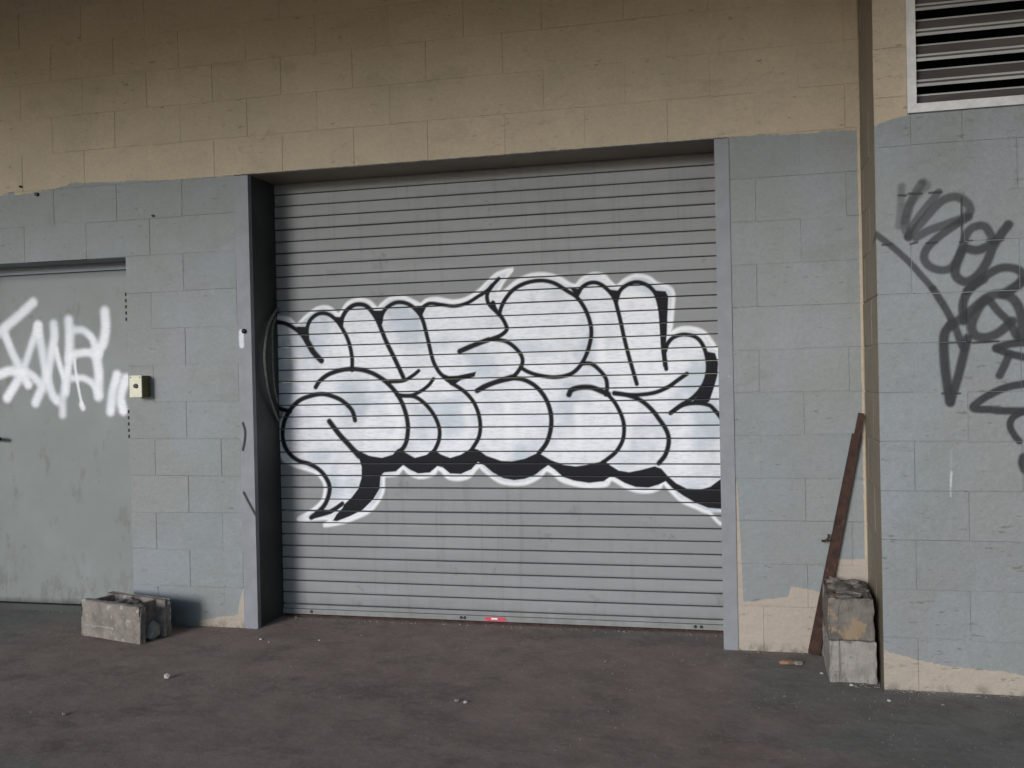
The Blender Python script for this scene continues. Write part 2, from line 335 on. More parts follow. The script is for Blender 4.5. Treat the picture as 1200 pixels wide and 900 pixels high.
# ------------------------------------------------------------------ block walls
def sub(rects, o):
    out = []
    for (x0, x1, z0, z1) in rects:
        ox0, ox1, oz0, oz1 = max(x0, o[0]), min(x1, o[1]), max(z0, o[2]), min(z1, o[3])
        if ox0 >= ox1 or oz0 >= oz1: out.append((x0, x1, z0, z1)); continue
        if x0 < ox0: out.append((x0, ox0, z0, z1))
        if ox1 < x1: out.append((ox1, x1, z0, z1))
        if z0 < oz0: out.append((ox0, ox1, z0, oz0))
        if oz1 < z1: out.append((ox0, ox1, oz1, z1))
    return [r for r in out if r[1]-r[0] > .012 and r[3]-r[2] > .012]
def gap(): return random.choice((.0004, .0007, .0012, .0018, .0026))
def block(x0, x1, z0, z1, yf, dep, mat, parent, paint=None, name='block', step=.004, noinset=()):
    # a block: recessed joints round it, eased edges, face a little proud or tilted
    shutj = [random.random() < q for q in (.38, .38, .30, .30)]         # joints filled flush by thick paint
    g = [0 if (k in noinset or shutj[i]) else gap() for i, k in enumerate('lrbt')]
    x0 += g[0]; x1 -= g[1]; z0 += g[2]; z1 -= g[3]; b = random.uniform(.0010, .0024); yf = yf-random.uniform(0, .0006)
    tl = [random.uniform(-.0004, .0004) for _ in range(4)]; bl, br, bb, bt = [.0003 if q else b*random.uniform(.7, 1.3) for q in shutj]
    if paint is None:
        V = [(x0+bl, yf+tl[0], z0+bb), (x1-br, yf+tl[1], z0+bb), (x1-br, yf+tl[2], z1-bt), (x0+bl, yf+tl[3], z1-bt)]
        V += [(x0, yf+(bl+bb)/2, z0), (x1, yf+(br+bb)/2, z0), (x1, yf+(br+bt)/2, z1), (x0, yf+(bl+bt)/2, z1)]
        V += [(x0, yf+dep, z0), (x1, yf+dep, z0), (x1, yf+dep, z1), (x0, yf+dep, z1)]
        Fc = [(0, 1, 2, 3)]
        for k in range(4):
            n_ = (k+1) % 4; Fc += [(4+k, 4+n_, n_, k), (8+k, 8+n_, 4+n_, 4+k)]
        return mesh(name, V, Fc, mat, parent)
    nx_ = max(2, int((x1-x0)/step)); nz_ = max(2, int((z1-z0)/step))
    xs = np.concatenate([[x0], np.linspace(x0+bl, x1-br, nx_), [x1]]); zs = np.concatenate([[z0], np.linspace(z0+bb, z1-bt, nz_), [z1]])
    XX, ZZ = np.meshgrid(xs, zs); YY = np.full_like(XX, yf); YY[0, :] += bb; YY[-1, :] += bt; YY[1:-1, 0] += bl; YY[1:-1, -1] += br
    nX = len(xs); nZ = len(zs); V = np.stack([XX.ravel(), YY.ravel(), ZZ.ravel()], 1)
    I = np.arange(nX*nZ).reshape(nZ, nX)
    Fc = np.stack([I[:-1, :-1].ravel(), I[:-1, 1:].ravel(), I[1:, 1:].ravel(), I[1:, :-1].ravel()], 1).tolist()
    n0 = nX*nZ; Vb = [(x0, yf+dep, z0), (x1, yf+dep, z0), (x1, yf+dep, z1), (x0, yf+dep, z1)]
    c = [I[0, 0], I[0, -1], I[-1, -1], I[-1, 0]]
    ring = [I[0, :].tolist(), I[:, -1].tolist(), I[-1, ::-1].tolist(), I[::-1, 0].tolist()]
    for k in range(4): Fc.append(tuple([n0+k, n0+(k+1) % 4]+ring[k][::-1]))
    V2 = np.vstack([V, np.array(Vb)])
    o = mesh(name, V2.tolist(), Fc, mat, parent)
    at = paint.eval(V2[:, 0], V2[:, 2])
    for k, v in at.items():
        put_attr(o.data, k, v)
    return o
DOOR = (-4.45, -3.287, -1, 2.032); SHUT = (-2.606, .002, -1, 2.438)
XL, XR, NR = -5.6, PX, 18
wall = tag(empty('block_wall', (-1, 0, GZ)), 'long painted concrete block wall, beige above and grey below, round the roller shutter', 'wall')
wall.location = (0, 0, 0)
X0 = -3.9431
for k in range(NR):
    z0, z1 = k*H, (k+1)*H
    if k == 0: z0 = GZ-.02
    n0 = int((XL-X0)/L)-2; xs = [X0+(n+(0 if k % 2 == 0 else .5))*L for n in range(n0, 14)]
    for xa, xb in zip(xs[:-1], xs[1:]):
        xa2, xb2 = max(xa, XL), min(xb, XR)
        if xb2-xa2 < .01: continue
        rs = [(xa2, xb2, z0, z1)]
        for o in (DOOR, SHUT): rs = sub(rs, o)
        for r in rs: block(*r, 0, .03, M_WALL, wall)
def core(name, rects, y0, y1, mat, parent):
    bm = bmesh.new()
    for r in rects: bbox(bm, r[0], r[1], y0, y1, r[2], r[3])
    return fromdata(name, bm, mat, parent)
core('mortar_core', [(-9, XL-.0, GZ-.02, 3.70), (XL, DOOR[0], GZ-.02, 3.70), (DOOR[0], DOOR[1], DOOR[3], 3.70), (DOOR[1], SHUT[0], GZ-.02, 3.70), (SHUT[0], SHUT[1], SHUT[3]+.001, 3.70), (SHUT[1]-.006, XR+.05, GZ-.02, 3.70)], .0024, .30, M_WALL, wall)
for px, py, r in ((44, 228, .014), (25, 219, .008), (180, 253, .008)):
    p = onY(px, py, 0); bm = bmesh.new()
    bmesh.ops.create_cone(bm, cap_ends=True, segments=7, radius1=r, radius2=r*.75, depth=.03, matrix=Matrix.Translation(p) @ Matrix.Rotation(math.pi/2, 4, 'X'))
    fromdata('anchor_bolt', bm, M_BLK, wall)

# ---- tag in black spray on the projecting wall
TP = Paint(PY)
o1 = (1000, 190, 6); o2 = (1000, 330, 4)
def T1(r, pts, st=.55, soft=.35): TP.stroke('black', *o1, r*1.25, pts, soft, min(.92, st*1.42))
def T2(r, pts, st=.72, soft=.35): TP.stroke('black', *o2, r*1.22, pts, soft, min(.96, st*1.26))
T1(20, [(340, 170), (335, 300), (320, 450)], .35, .6); T1(24, [(480, 150), (430, 230), (385, 330), (365, 450), (390, 520)], .45)
T1(22, [(495, 140), (515, 170), (470, 210), (400, 300), (365, 420)], .35, .6); T1(20, [(600, 210), (500, 330), (420, 440), (380, 525)], .5)
T1(24, [(390, 530), (500, 400), (600, 290), (680, 248), (745, 250), (805, 295), (820, 345), (780, 390), (700, 420), (600, 455), (520, 485), (440, 530)])
T1(23, [(810, 385), (720, 440), (620, 510), (560, 560), (510, 620), (498, 680), (540, 735), (620, 760), (690, 740), (740, 670), (770, 590), (800, 500), (850, 455), (920, 450), (960, 500), (985, 560)], .6)
T1(26, [(1090, 440), (1030, 520), (980, 600), (940, 700), (880, 790), (800, 840), (740, 820), (715, 770), (740, 680), (780, 610), (860, 620), (930, 600), (985, 570)], .65)
T1(18, [(155, 505), (280, 600), (400, 710), (480, 800), (560, 890)], .6)
T1(24, [(800, 905), (870, 850), (930, 800), (1020, 750), (1100, 742), (1170, 765), (1190, 810), (1150, 870), (1080, 920)], .65)
T2(14, [(372, 33), (400, 75), (440, 140), (480, 220), (505, 290), (520, 315)]); T2(17, [(520, 185), (513, 120), (525, 70), (560, 20), (610, -10)])
T2(18, [(455, 205), (520, 165), (560, 130), (620, 80), (680, 58), (740, 75), (775, 120), (790, 180), (785, 265)])
T2(15, [(640, 90), (680, 140), (730, 190), (765, 255)]); T2(18, [(745, 185), (680, 240), (620, 262), (570, 250), (555, 200), (590, 120), (625, 85)])
T2(18, [(460, 200), (430, 240), (424, 300), (430, 400), (440, 480), (452, 560)], .8); T2(17, [(535, 265), (515, 350), (490, 450), (465, 530), (455, 568)], .75)
T2(15, [(670, 310), (740, 292), (830, 285)], .8); T2(15, [(670, 315), (740, 340), (830, 360)], .8); T2(15, [(730, 345), (705, 400), (685, 440)])
T2(15, [(860, 465), (800, 480), (720, 495), (640, 530), (580, 570), (565, 595), (640, 600), (720, 606), (860, 606)], .8)
T2(13, [(830, 600), (775, 620), (742, 645), (735, 680), (755, 720), (778, 748)], .8); T2(18, [(800, 825), (795, 850), (805, 880)], .9); T2(18, [(700, 60), (760, 22), (830, -15)], .65)
for (xa, ya, xb, yb) in ((1053, 229, 1062, 229), (1065, 227, 1080, 227), (1089, 226, 1103, 225), (1034, 287, 1046, 286), (1067, 286, 1075, 284), (1086, 285, 1098, 284), (1125, 284, 1139, 282), (1156, 282, 1176, 281), (1127, 232, 1127, 282), (1104, 402, 1137, 401), (1140, 402, 1170, 400), (1104, 461, 1125, 461), (1128, 345, 1129, 377)):
    TP.stroke('black', 0, 0, 1, 1.3, [(xa, ya), ((xa+xb)/2, (ya+yb)/2), (xb, yb)], .5, .9)
TP.stroke('white', 0, 0, 1, 1.6, [(1115, 528), (1114.5, 550), (1115, 570)], .8, .22); TP.stroke('white', 0, 0, 1, 1.2, [(1115, 553), (1114, 565), (1114, 582)], .6, .4)
proj = tag(empty('projecting_block_wall', (0, 0, 0)), 'projecting grey block wall with looping black spray tag under the louvre', 'wall')
VENT = (.735, 2.05, 2.376, 3.25)
tagbox = (.60, 1.25, .85, 2.30)
for k in range(NR):
    z0, z1 = k*H, (k+1)*H
    if k == 0: z0 = GZ-.02
    off = .7292 if k % 2 == 0 else .7292+L/2
    xs = [PX]+[off+n*L for n in range(5)]
    for i, (xa, xb) in enumerate(zip(xs[:-1], xs[1:])):
        for r in sub([(xa, xb, z0, z1)], VENT):
            pt = TP if (r[0] < tagbox[1] and r[1] > tagbox[0] and r[2] < tagbox[3] and r[3] > tagbox[2]) else None
            if pt is None and 2 <= k <= 4 and i < 3: pt = TP
            block(*r, PY, (.387 if k % 2 == 0 else .187) if i == 0 else .03, M_PROJ, proj, pt, noinset='l' if i == 0 else ())
    # the return face, running back to the long wall
    dep = .39 if k % 2 == 0 else .19
    ys = [PY+.0, PY+dep, -.003]
    for j, (ya, yb) in enumerate(zip(ys[:-1], ys[1:])):
        ya2 = ya+(.122 if j == 0 else gap()); yb2 = yb-gap() if j == 0 else yb; ze = (z0+gap(), z1-gap()); xf = PX-random.uniform(0, .0012)
        if j == 0 or yb2-ya2 < .01: continue
        b = .002
        V = [(xf, yb2, ze[0]+b), (xf, ya2, ze[0]+b), (xf, ya2, ze[1]-b), (xf, yb2, ze[1]-b), (xf+b, yb2, ze[0]), (xf+b, ya2, ze[0]), (xf+b, ya2, ze[1]), (xf+b, yb2, ze[1]), (xf+.03, yb2, ze[0]), (xf+.03, ya2, ze[0]), (xf+.03, ya2, ze[1]), (xf+.03, yb2, ze[1])]
        Fc = [(0, 1, 2, 3)]
        for q in range(4): n_ = (q+1) % 4; Fc += [(4+q, 4+n_, n_, q), (8+q, 8+n_, 4+n_, 4+q)]
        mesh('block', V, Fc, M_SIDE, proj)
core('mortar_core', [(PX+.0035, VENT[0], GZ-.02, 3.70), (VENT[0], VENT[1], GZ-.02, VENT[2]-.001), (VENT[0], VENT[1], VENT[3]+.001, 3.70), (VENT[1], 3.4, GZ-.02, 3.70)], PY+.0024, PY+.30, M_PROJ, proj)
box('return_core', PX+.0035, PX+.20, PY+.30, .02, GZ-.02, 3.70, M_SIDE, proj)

# ------------------------------------------------------------------ roller shutter with its sprayed lettering
G = Paint(SY)
A = (300, 290, 4); B = (300, 440, 4); C = (560, 290, 4); D = (560, 440, 4)
def conv(o, pts): return [(o[0]+u/o[2], o[1]+v/o[2]) for u, v in pts]
outl = conv(A, [(70, 325), (150, 330), (190, 360), (232, 325), (285, 285), (340, 280), (385, 312), (400, 300), (430, 260), (480, 240), (530, 252), (568, 285), (590, 265), (630, 238), (690, 232), (740, 252), (772, 265), (800, 245), (850, 238), (920, 250), (980, 240), (1040, 205), (1090, 158), (1130, 122), (1190, 103)])
outl += conv(C, [(158, 108), (115, 168), (95, 215), (130, 200), (180, 158), (240, 130), (310, 123), (380, 140), (430, 170), (460, 175), (490, 145), (540, 123), (590, 130), (620, 160), (650, 180), (690, 150), (740, 130), (800, 140), (840, 168), (890, 183), (917, 215), (914, 290), (907, 370), (902, 398), (950, 378), (1010, 378), (1062, 398), (1100, 445), (1122, 475), (1170, 490)])
outl += conv(D, [(1170, 640), (1080, 642), (1020, 618), (960, 592), (910, 547), (870, 505), (850, 530), (800, 545), (740, 541), (690, 522), (640, 492), (620, 490), (600, 515), (520, 521), (450, 511), (390, 491), (350, 457), (320, 445), (290, 475), (230, 505), (170, 510), (110, 501), (60, 471), (20, 437)])
outl += conv(B, [(1050, 425), (1030, 440), (1000, 475), (950, 488), (900, 479), (870, 447), (850, 440), (830, 465), (770, 479), (720, 461), (690, 435), (660, 465), (610, 471), (600, 482), (597, 540), (572, 592), (532, 637), (470, 668), (400, 692), (322, 704), (345, 676), (320, 672), (198, 676), (255, 637), (308, 590), (323, 540), (318, 500), (288, 462), (240, 442), (180, 424), (130, 395), (112, 350), (112, 290), (118, 220), (140, 175), (110, 160), (70, 150)])
G.poly('white', 0, 0, 1, outl, .010)
G.stroke('halo', 0, 0, 1, 1.7, outl+outl[:1], .9, .8)
for pts in (conv(C, [(655, 270), (690, 240), (740, 225), (800, 250)]), conv(C, [(560, 330), (575, 450), (590, 540)]), conv(D, [(705, 180), (705, 260), (690, 330)]), conv(D, [(140, 130), (150, 220), (140, 300)]), conv(D, [(470, 150), (480, 240), (470, 330)]), conv(B, [(985, 160), (1000, 230), (985, 290)]), conv(A, [(420, 480), (425, 540)]), conv(B, [(640, 150), (670, 220), (660, 300)])):
    G.stroke('halo', 0, 0, 1, 5, pts, .9, .45)
shadow = conv(B, [(440, 322), (480, 352), (530, 376), (590, 386), (640, 371), (665, 345), (700, 361), (745, 386), (800, 371), (830, 345), (870, 371), (910, 386), (960, 371), (1010, 340), (1040, 347), (1080, 376), (1130, 393)])
shadow += conv(D, [(110, 400), (160, 402), (220, 390), (275, 365), (300, 371), (340, 395), (400, 418), (460, 426), (530, 415), (590, 400), (620, 420), (660, 445), (710, 453), (770, 441), (830, 425), (860, 436), (890, 470), (930, 505), (980, 530), (1040, 536), (1090, 521), (1138, 485), (1180, 460), (1180, 628), (1138, 626), (1080, 621), (1020, 597), (960, 562), (910, 527), (880, 496), (850, 511), (800, 526), (740, 523), (690, 505), (640, 476), (620, 475), (590, 496), (520, 504), (450, 493), (400, 476), (360, 441), (330, 421), (300, 441), (270, 465), (220, 485), (170, 491), (120, 482), (70, 455), (30, 421)])
shadow += conv(B, [(1040, 406), (1010, 440), (960, 462), (910, 460), (875, 431), (850, 425), (815, 455), (760, 460), (720, 441), (690, 420), (655, 450), (600, 455), (585, 470), (580, 530), (550, 580), (500, 630), (440, 660), (380, 683), (360, 681), (378, 650), (405, 622), (412, 605), (450, 570), (480, 530), (495, 480), (495, 430), (480, 380), (450, 340)])
G.poly('black', 0, 0, 1, shadow, .003)
def k(o, r, pts, st=1.0): G.stroke('black', *o, r*1.12, pts, .35, st)
def kp(o, pts): G.poly('black', *o, pts, .003)
k(A, 9, [(60, 352), (100, 350), (135, 356), (175, 376), (210, 405), (240, 450), (270, 495), (308, 533)]); k(A, 13, [(240, 440), (270, 490), (306, 530)]); kp(A, [(188, 371), (246, 371), (244, 450), (215, 410)])
k(A, 9, [(240, 432), (240, 380), (255, 340), (290, 312), (330, 310), (365, 330), (395, 365), (425, 420), (445, 480), (451, 530), (450, 575)]); kp(A, [(365, 325), (412, 326), (402, 372), (385, 352)])
k(A, 10, [(400, 362), (405, 330), (425, 295), (460, 270), (500, 268), (530, 285), (560, 325), (580, 365), (605, 430), (640, 500), (690, 608)]); kp(A, [(548, 295), (602, 295), (588, 365), (565, 330)])
k(A, 9, [(585, 352), (590, 320), (610, 285), (650, 260), (690, 258), (730, 275), (765, 310), (785, 350), (800, 410), (815, 470), (830, 530), (855, 580), (890, 615), (920, 637)]); kp(A, [(745, 275), (802, 272), (778, 322)])
kp(A, [(870, 590), (905, 602), (945, 600), (1032, 582), (1024, 606), (960, 622), (928, 645)]); k(A, 8, [(770, 290), (795, 270), (820, 262), (870, 268), (930, 275), (990, 260), (1040, 230), (1080, 205), (1108, 178), (1138, 146)])
k(A, 9, [(1108, 178), (1085, 215), (1085, 250), (1100, 275), (1125, 300), (1150, 325), (1170, 360), (1175, 385), (1150, 410), (1100, 430), (1040, 450), (990, 470), (955, 487)]); kp(A, [(1095, 262), (1108, 246), (1120, 252), (1126, 275), (1148, 320), (1112, 292)])
k(A, 11, [(1090, 432), (1030, 455), (955, 487)]); k(C, 9, [(70, 430), (130, 440), (175, 470), (205, 510), (208, 545), (185, 585), (150, 615), (90, 630), (30, 650), (-3, 670)]); k(A, 11, [(1037, 672), (1100, 640), (1200, 606)])
k(A, 10, [(280, 655), (300, 625), (340, 595), (400, 575), (460, 570), (520, 580), (575, 605), (620, 640), (660, 685), (690, 740), (708, 800), (713, 850), (706, 905), (690, 940), (665, 960)])
k(A, 8, [(625, 630), (690, 625), (735, 600), (762, 578)]); k(A, 8, [(660, 690), (720, 695), (770, 675), (810, 645), (831, 616)])
k(B, 9, [(680, 95), (745, 100), (800, 140), (840, 195), (860, 250), (858, 300), (840, 345), (820, 372)]); k(A, 9, [(915, 635), (970, 670), (1010, 710), (1035, 755), (1050, 810), (1051, 860), (1040, 900), (1010, 950)])
k(B, 10, [(465, 210), (455, 172), (435, 145), (390, 110), (320, 88), (260, 95), (200, 120), (155, 170), (132, 220), (125, 280), (135, 330), (160, 370), (200, 400), (250, 415), (300, 445), (335, 490), (346, 530), (335, 580), (310, 622), (258, 667)])
k(A, 10, [(60, 738), (95, 748), (120, 758), (160, 768)]); k(B, 12, [(345, 215), (390, 275), (440, 330), (482, 378)]); k(B, 9, [(262, 664), (330, 645), (370, 625), (405, 600)]); kp(B, [(252, 670), (300, 628), (350, 630), (405, 598), (408, 612), (350, 650)])
k(C, 9, [(100, 315), (110, 280), (130, 240), (170, 195), (230, 165), (300, 155), (360, 168), (420, 205), (460, 230), (495, 275), (520, 330), (532, 390), (525, 450), (505, 510), (475, 560), (430, 595), (360, 608), (290, 600), (240, 585), (200, 563)]); kp(C, [(430, 188), (482, 194), (470, 240)])
k(C, 9, [(468, 220), (490, 185), (530, 165), (570, 170), (610, 200), (640, 240), (655, 290), (670, 350), (685, 420), (705, 500), (725, 570), (745, 640)]); kp(C, [(603, 195), (668, 203), (648, 262)])
k(C, 9, [(648, 255), (665, 205), (700, 175), (745, 162), (790, 175), (825, 205), (845, 250), (860, 320), (868, 400), (872, 480), (883, 570)]); kp(C, [(822, 200), (880, 205), (893, 230), (889, 320), (886, 400), (882, 450), (885, 560), (868, 560), (858, 480), (848, 320), (842, 260)])
k(C, 9, [(878, 485), (890, 450), (920, 420), (970, 408), (1020, 420), (1050, 450), (1070, 500), (1078, 560), (1068, 620), (1040, 670), (1000, 710), (950, 740), (903, 776)]); kp(C, [(1062, 485), (1112, 495), (1127, 540), (1123, 600), (1106, 660), (1085, 722), (1060, 736), (1000, 730), (1040, 680), (1070, 620), (1080, 560)])
k(C, 9, [(903, 776), (960, 740), (1020, 730), (1080, 738), (1108, 760), (1140, 800)]); k(C, 9, [(640, 685), (700, 690), (760, 690), (830, 680), (890, 655), (940, 620), (980, 592)])
k(C, 9, [(485, 545), (530, 545), (570, 575), (600, 615), (606, 660), (600, 690)]); k(C, 12, [(427, 690), (440, 668), (480, 656), (530, 656), (570, 670), (612, 688)])
k(D, 9, [(605, 85), (640, 125), (670, 180), (685, 235), (680, 300), (650, 355), (610, 390), (585, 407)]); k(D, 10, [(640, 82), (700, 92), (760, 115), (810, 155), (850, 205), (885, 260), (895, 310), (880, 370), (848, 412)])
k(D, 10, [(140, 18), (175, 14), (220, 22), (270, 50), (310, 95), (335, 150), (345, 210), (338, 270), (320, 320), (286, 365)])
for pts in (conv(A, [(1075, 180), (1110, 145), (1180, 108)]), conv(C, [(85, 230), (90, 180), (130, 130), (155, 110)])): G.stroke('white', 0, 0, 1, 2.4, pts, .5, .9)
# grey smudges of thumbed primer
shut = tag(empty('roller_shutter', (0, 0, 0)), 'closed grey slatted roller shutter sprayed with white and black bubble lettering', 'roller shutter')
zt, zb_ = onY(600, 210, SY)[2], onY(600, 717.5, SY)[2]; PITCH_S = (zt-zb_)/35
SX0, SX1 = -2.532, -.03
prof = [(0, .020), (.0052, .020), (.0056, .0022), (.0072, .0004)]
nm = 15
for i in range(1, nm): 
    t = i/nm; prof.append((.0072+t*(PITCH_S-.0092), .0004-.0007*math.sin(math.pi*t)))
prof += [(PITCH_S-.002, .0004), (PITCH_S-.0008, .002), (PITCH_S-.0004, .020)]
prof = np.array(prof)
def slat(z0, dense):
    pr = prof if dense else prof[[0, 1, 2, 3, 6, 9, 12, 15, 18, 19, 20]]
    xs = np.linspace(SX0, SX1, 780 if dense else 26)
    dx = rng.normal(0, .0011); sag = rng.normal(0, .0010); tilt = rng.normal(0, .0009)
    XX, K_ = np.meshgrid(xs, np.arange(len(pr))); ZZ = z0+pr[K_, 0]+.0007*np.sin(XX*1.9+z0*5)+tilt*.3*XX; YY = SY+pr[K_, 1]+dx+sag*np.sin((XX-SX0)*2.1+z0*9)
    V = np.stack([XX.ravel(), YY.ravel(), ZZ.ravel()], 1); nX = len(xs); I = np.arange(len(V)).reshape(len(pr), nX)
    Fc = np.stack([I[:-1, :-1].ravel(), I[:-1, 1:].ravel(), I[1:, 1:].ravel(), I[1:, :-1].ravel()], 1)
    me = bpy.data.meshes.new('slat'); me.vertices.add(len(V)); me.vertices.foreach_set('co', V.astype(np.float32).ravel())
    me.loops.add(Fc.size); me.loops.foreach_set('vertex_index', Fc.astype(np.int32).ravel())
    me.polygons.add(len(Fc)); me.polygons.foreach_set('loop_start', np.arange(0, Fc.size, 4, dtype=np.int32))
    me.update(calc_edges=True); me.polygons.foreach_set('use_smooth', [True]*len(Fc)); me.materials.append(M_SLAT)
    me.materials.append(M_GROOVE); gi = np.repeat((pr[:-1, 1] > .01) | (pr[1:, 1] > .01), nX-1).astype(np.int32); me.polygons.foreach_set('material_index', gi)
    if dense:
        dep_ = np.repeat(np.where(pr[:, 1] > .01, 0., 1.), nX)      # the spray never reached into the grooves
        for kk, v in G.eval(V[:, 0], V[:, 2]).items(): put_attr(me, kk, v*dep_)
    o = bpy.data.objects.new('slat', me); COL.objects.link(o); o.parent = shut
    if not dense and 'label' not in o: pass
gz0 = onY(340, 618, SY)[2]-.05; gz1 = onY(598, 312, SY)[2]+.05
for i in range(38):
    z0 = zb_+i*PITCH_S; slat(z0, gz0 < z0+PITCH_S and z0 < gz1)
# bottom bar: two stacked angles with a rusty toe
bm = bmesh.new(); bbox(bm, SX0, SX1, SY-.001, SY+.02, .030, zb_-.001, .002); fromdata('bottom_bar', bm, M_SLAT, shut)
bm = bmesh.new(); bbox(bm, SX0, SX1, SY-.008, SY+.03, .0005, .0285, .002); bbr = fromdata('bottom_angle', bm, M_SLAT, shut)
box('rusty_toe', SX0+.002, SX1, SY-.016, SY+.03, GZ-.002, -.001, M_RUST, shut)
for px in (541, 545, 815, 822, 366):
    p = onY(px, 722 if px < 600 else 733, SY); bm = bmesh.new()
    bmesh.ops.create_cone(bm, cap_ends=True, segments=8, radius1=.009, radius2=.007, depth=.008, matrix=Matrix.Translation((p[0], SY-.011, .016)) @ Matrix.Rotation(math.pi/2, 4, 'X')); fromdata('bolt', bm, M_BLK, shut)
p = onY(580, 726, SY-.01); st = box('sticker', p[0]-.055, p[0]+.06, SY-.0100, SY-.0082, .004, .024, M_RED, shut); box('sticker_band', p[0]-.02, p[0]+.015, SY-.0112, SY-.0101, .012, .021, M_WHT, st)
# jambs: light steel face, deep dark guide behind
def jamb(x0, x1, ztop, paint):
    xs = np.linspace(x0, x1, int((x1-x0)/.0035)); zs = np.linspace(GZ-.01, ztop, int(ztop/.006))
    XX, ZZ = np.meshgrid(xs, zs); nX, nZ = len(xs), len(zs); YY = np.full_like(XX, -.006)
    V = np.stack([XX.ravel(), YY.ravel(), ZZ.ravel()], 1); I = np.arange(len(V)).reshape(nZ, nX)
    Fc = np.stack([I[:-1, :-1].ravel(), I[:-1, 1:].ravel(), I[1:, 1:].ravel(), I[1:, :-1].ravel()], 1).tolist()
    n0 = len(V); V2 = np.vstack([V, [(x0, .0300, GZ-.01), (x1, .0300, GZ-.01), (x1, .0300, ztop), (x0, .0300, ztop)]])
    ring = [I[0, :].tolist(), I[:, -1].tolist(), I[-1, ::-1].tolist(), I[::-1, 0].tolist()]
    for q in range(4): Fc.append(tuple([n0+q, n0+(q+1) % 4]+ring[q][::-1]))
    o = mesh('jamb', V2.tolist(), Fc, M_JAMB, shut)
    for kk, v in paint.eval(V2[:, 0], V2[:, 2]).items(): put_attr(o.data, kk, v)
JP = Paint(0)
JP.stroke('black', 0, 0, 1, 1.6, [(285.5, 496), (288, 505), (287.5, 517), (285.5, 527)], .4); JP.stroke('black', 0, 0, 1, 1.6, [(286.5, 577), (291, 586), (297, 597), (302, 606)], .4)
JP.stroke('white', 0, 0, 1, 3.2, [(283.5, 389), (283.5, 398), (284, 405)], .5, .9)
jamb(-2.604, -2.524, 2.434, JP); jamb(-.068, .000, 2.434, JP)
box('guide', -2.600, -2.5255, .0305, .335, GZ-.01, 2.436, M_GUIDE, shut); box('guide', -.0665, -.004, .0305, .335, GZ-.01, 2.436, M_GUIDE, shut)
box('lintel', -2.524, -.068, .031, .36, 2.4375, 2.60, M_SIDE, shut)  # soffit shade is put into the colour with the darker brown
p = onY(285, 388, -.02); bm = bmesh.new(); bmesh.ops.create_uvsphere(bm, u_segments=10, v_segments=6, radius=.014, matrix=Matrix.Translation((p[0], -.012, p[2]))); fromdata('bolt', bm, M_BLK, shut, True)
# pull cord looped at the guide
cp = [(-2.515, SY-.012, 1.735), (-2.505, .22, 1.70), (-2.50, .14, 1.63), (-2.498, .10, 1.54), (-2.498, .085, 1.45), (-2.498, .10, 1.34), (-2.50, .13, 1.25), (-2.505, .19, 1.17), (-2.51, .235, 1.12), (-2.512, .262, 1.10)]
co = tube('pull_cord', spline(cp, 5), .0075, M_CORD); tag(co, 'thin grey-green cord looping out beside the shutter guide', 'cord')
cp = [(-2.513, .255, 1.68), (-2.505, .20, 1.62), (-2.502, .185, 1.52), (-2.502, .185, 1.40), (-2.505, .21, 1.27), (-2.512, .255, 1.20)]
tube('strand', spline(cp, 5), .006, M_CORD, co)

# ------------------------------------------------------------------ steel door in the left recess
door = tag(empty('steel_door', (0, 0, 0)), 'flush grey steel door with white spray tag, set back in the wall', 'door')
DY = .20; WP = Paint(DY); W_ = (0, 330, 5.294)
def Wk(r, pts, st=.85, soft=.95): WP.stroke('white', *W_, r*1.16, pts, soft, min(1, st*1.15)); WP.stroke('halo', *W_, r*.7, pts, .9, st*.5)
Wk(27, [(205, 130), (100, 225), (0, 308), (-90, 370)]); Wk(24, [(30, 330), (70, 430), (120, 530), (175, 640)]); Wk(26, [(-60, 590), (0, 575), (60, 555), (125, 565), (110, 610), (45, 720)]); Wk(22, [(100, 560), (180, 570), (245, 625)])
Wk(24, [(235, 275), (210, 350), (170, 470), (140, 560)], .7); Wk(25, [(235, 275), (255, 400), (280, 540), (320, 690), (350, 735)]); Wk(26, [(332, 265), (335, 350), (312, 470), (285, 600), (220, 750)])
Wk(18, [(345, 420), (368, 510), (395, 600), (408, 680)], .7); Wk(26, [(400, 660), (390, 740), (388, 825)], .55); Wk(28, [(425, 240), (432, 330), (430, 470)]); Wk(22, [(430, 470), (420, 560), (405, 690)])
Wk(22, [(465, 300), (520, 305), (570, 350), (592, 410)], .75); Wk(22, [(440, 455), (530, 440), (615, 452)], .8); Wk(28, [(650, 185), (655, 280), (640, 380), (600, 450), (612, 560), (612, 710)])
Wk(20, [(450, 600), (520, 600), (580, 640), (615, 705)], .7); Wk(9, [(462, 480), (470, 560), (490, 680), (510, 770)], .7); Wk(16, [(505, 765), (515, 785)], .7)
Wk(26, [(725, 580), (700, 680), (685, 805)]); Wk(26, [(785, 600), (750, 710), (765, 800)]); 
lx0, lx1, lz0, lz1 = -4.44, -3.18, .03, 1.985
xs = np.linspace(lx0, lx1, 300); zs = np.concatenate([np.linspace(lz0, 1.0, 30), np.linspace(1.003, 1.93, 250), [1.935, lz1]])
XX, ZZ = np.meshgrid(xs, zs); YY = DY+.0012*np.sin(XX*5+ZZ*2); nX, nZ = len(xs), len(zs)
Vd = np.stack([XX.ravel(), YY.ravel(), ZZ.ravel()], 1); I = np.arange(len(Vd)).reshape(nZ, nX)
Fc = np.stack([I[:-1, :-1].ravel(), I[:-1, 1:].ravel(), I[1:, 1:].ravel(), I[1:, :-1].ravel()], 1).tolist(); n0 = len(Vd)
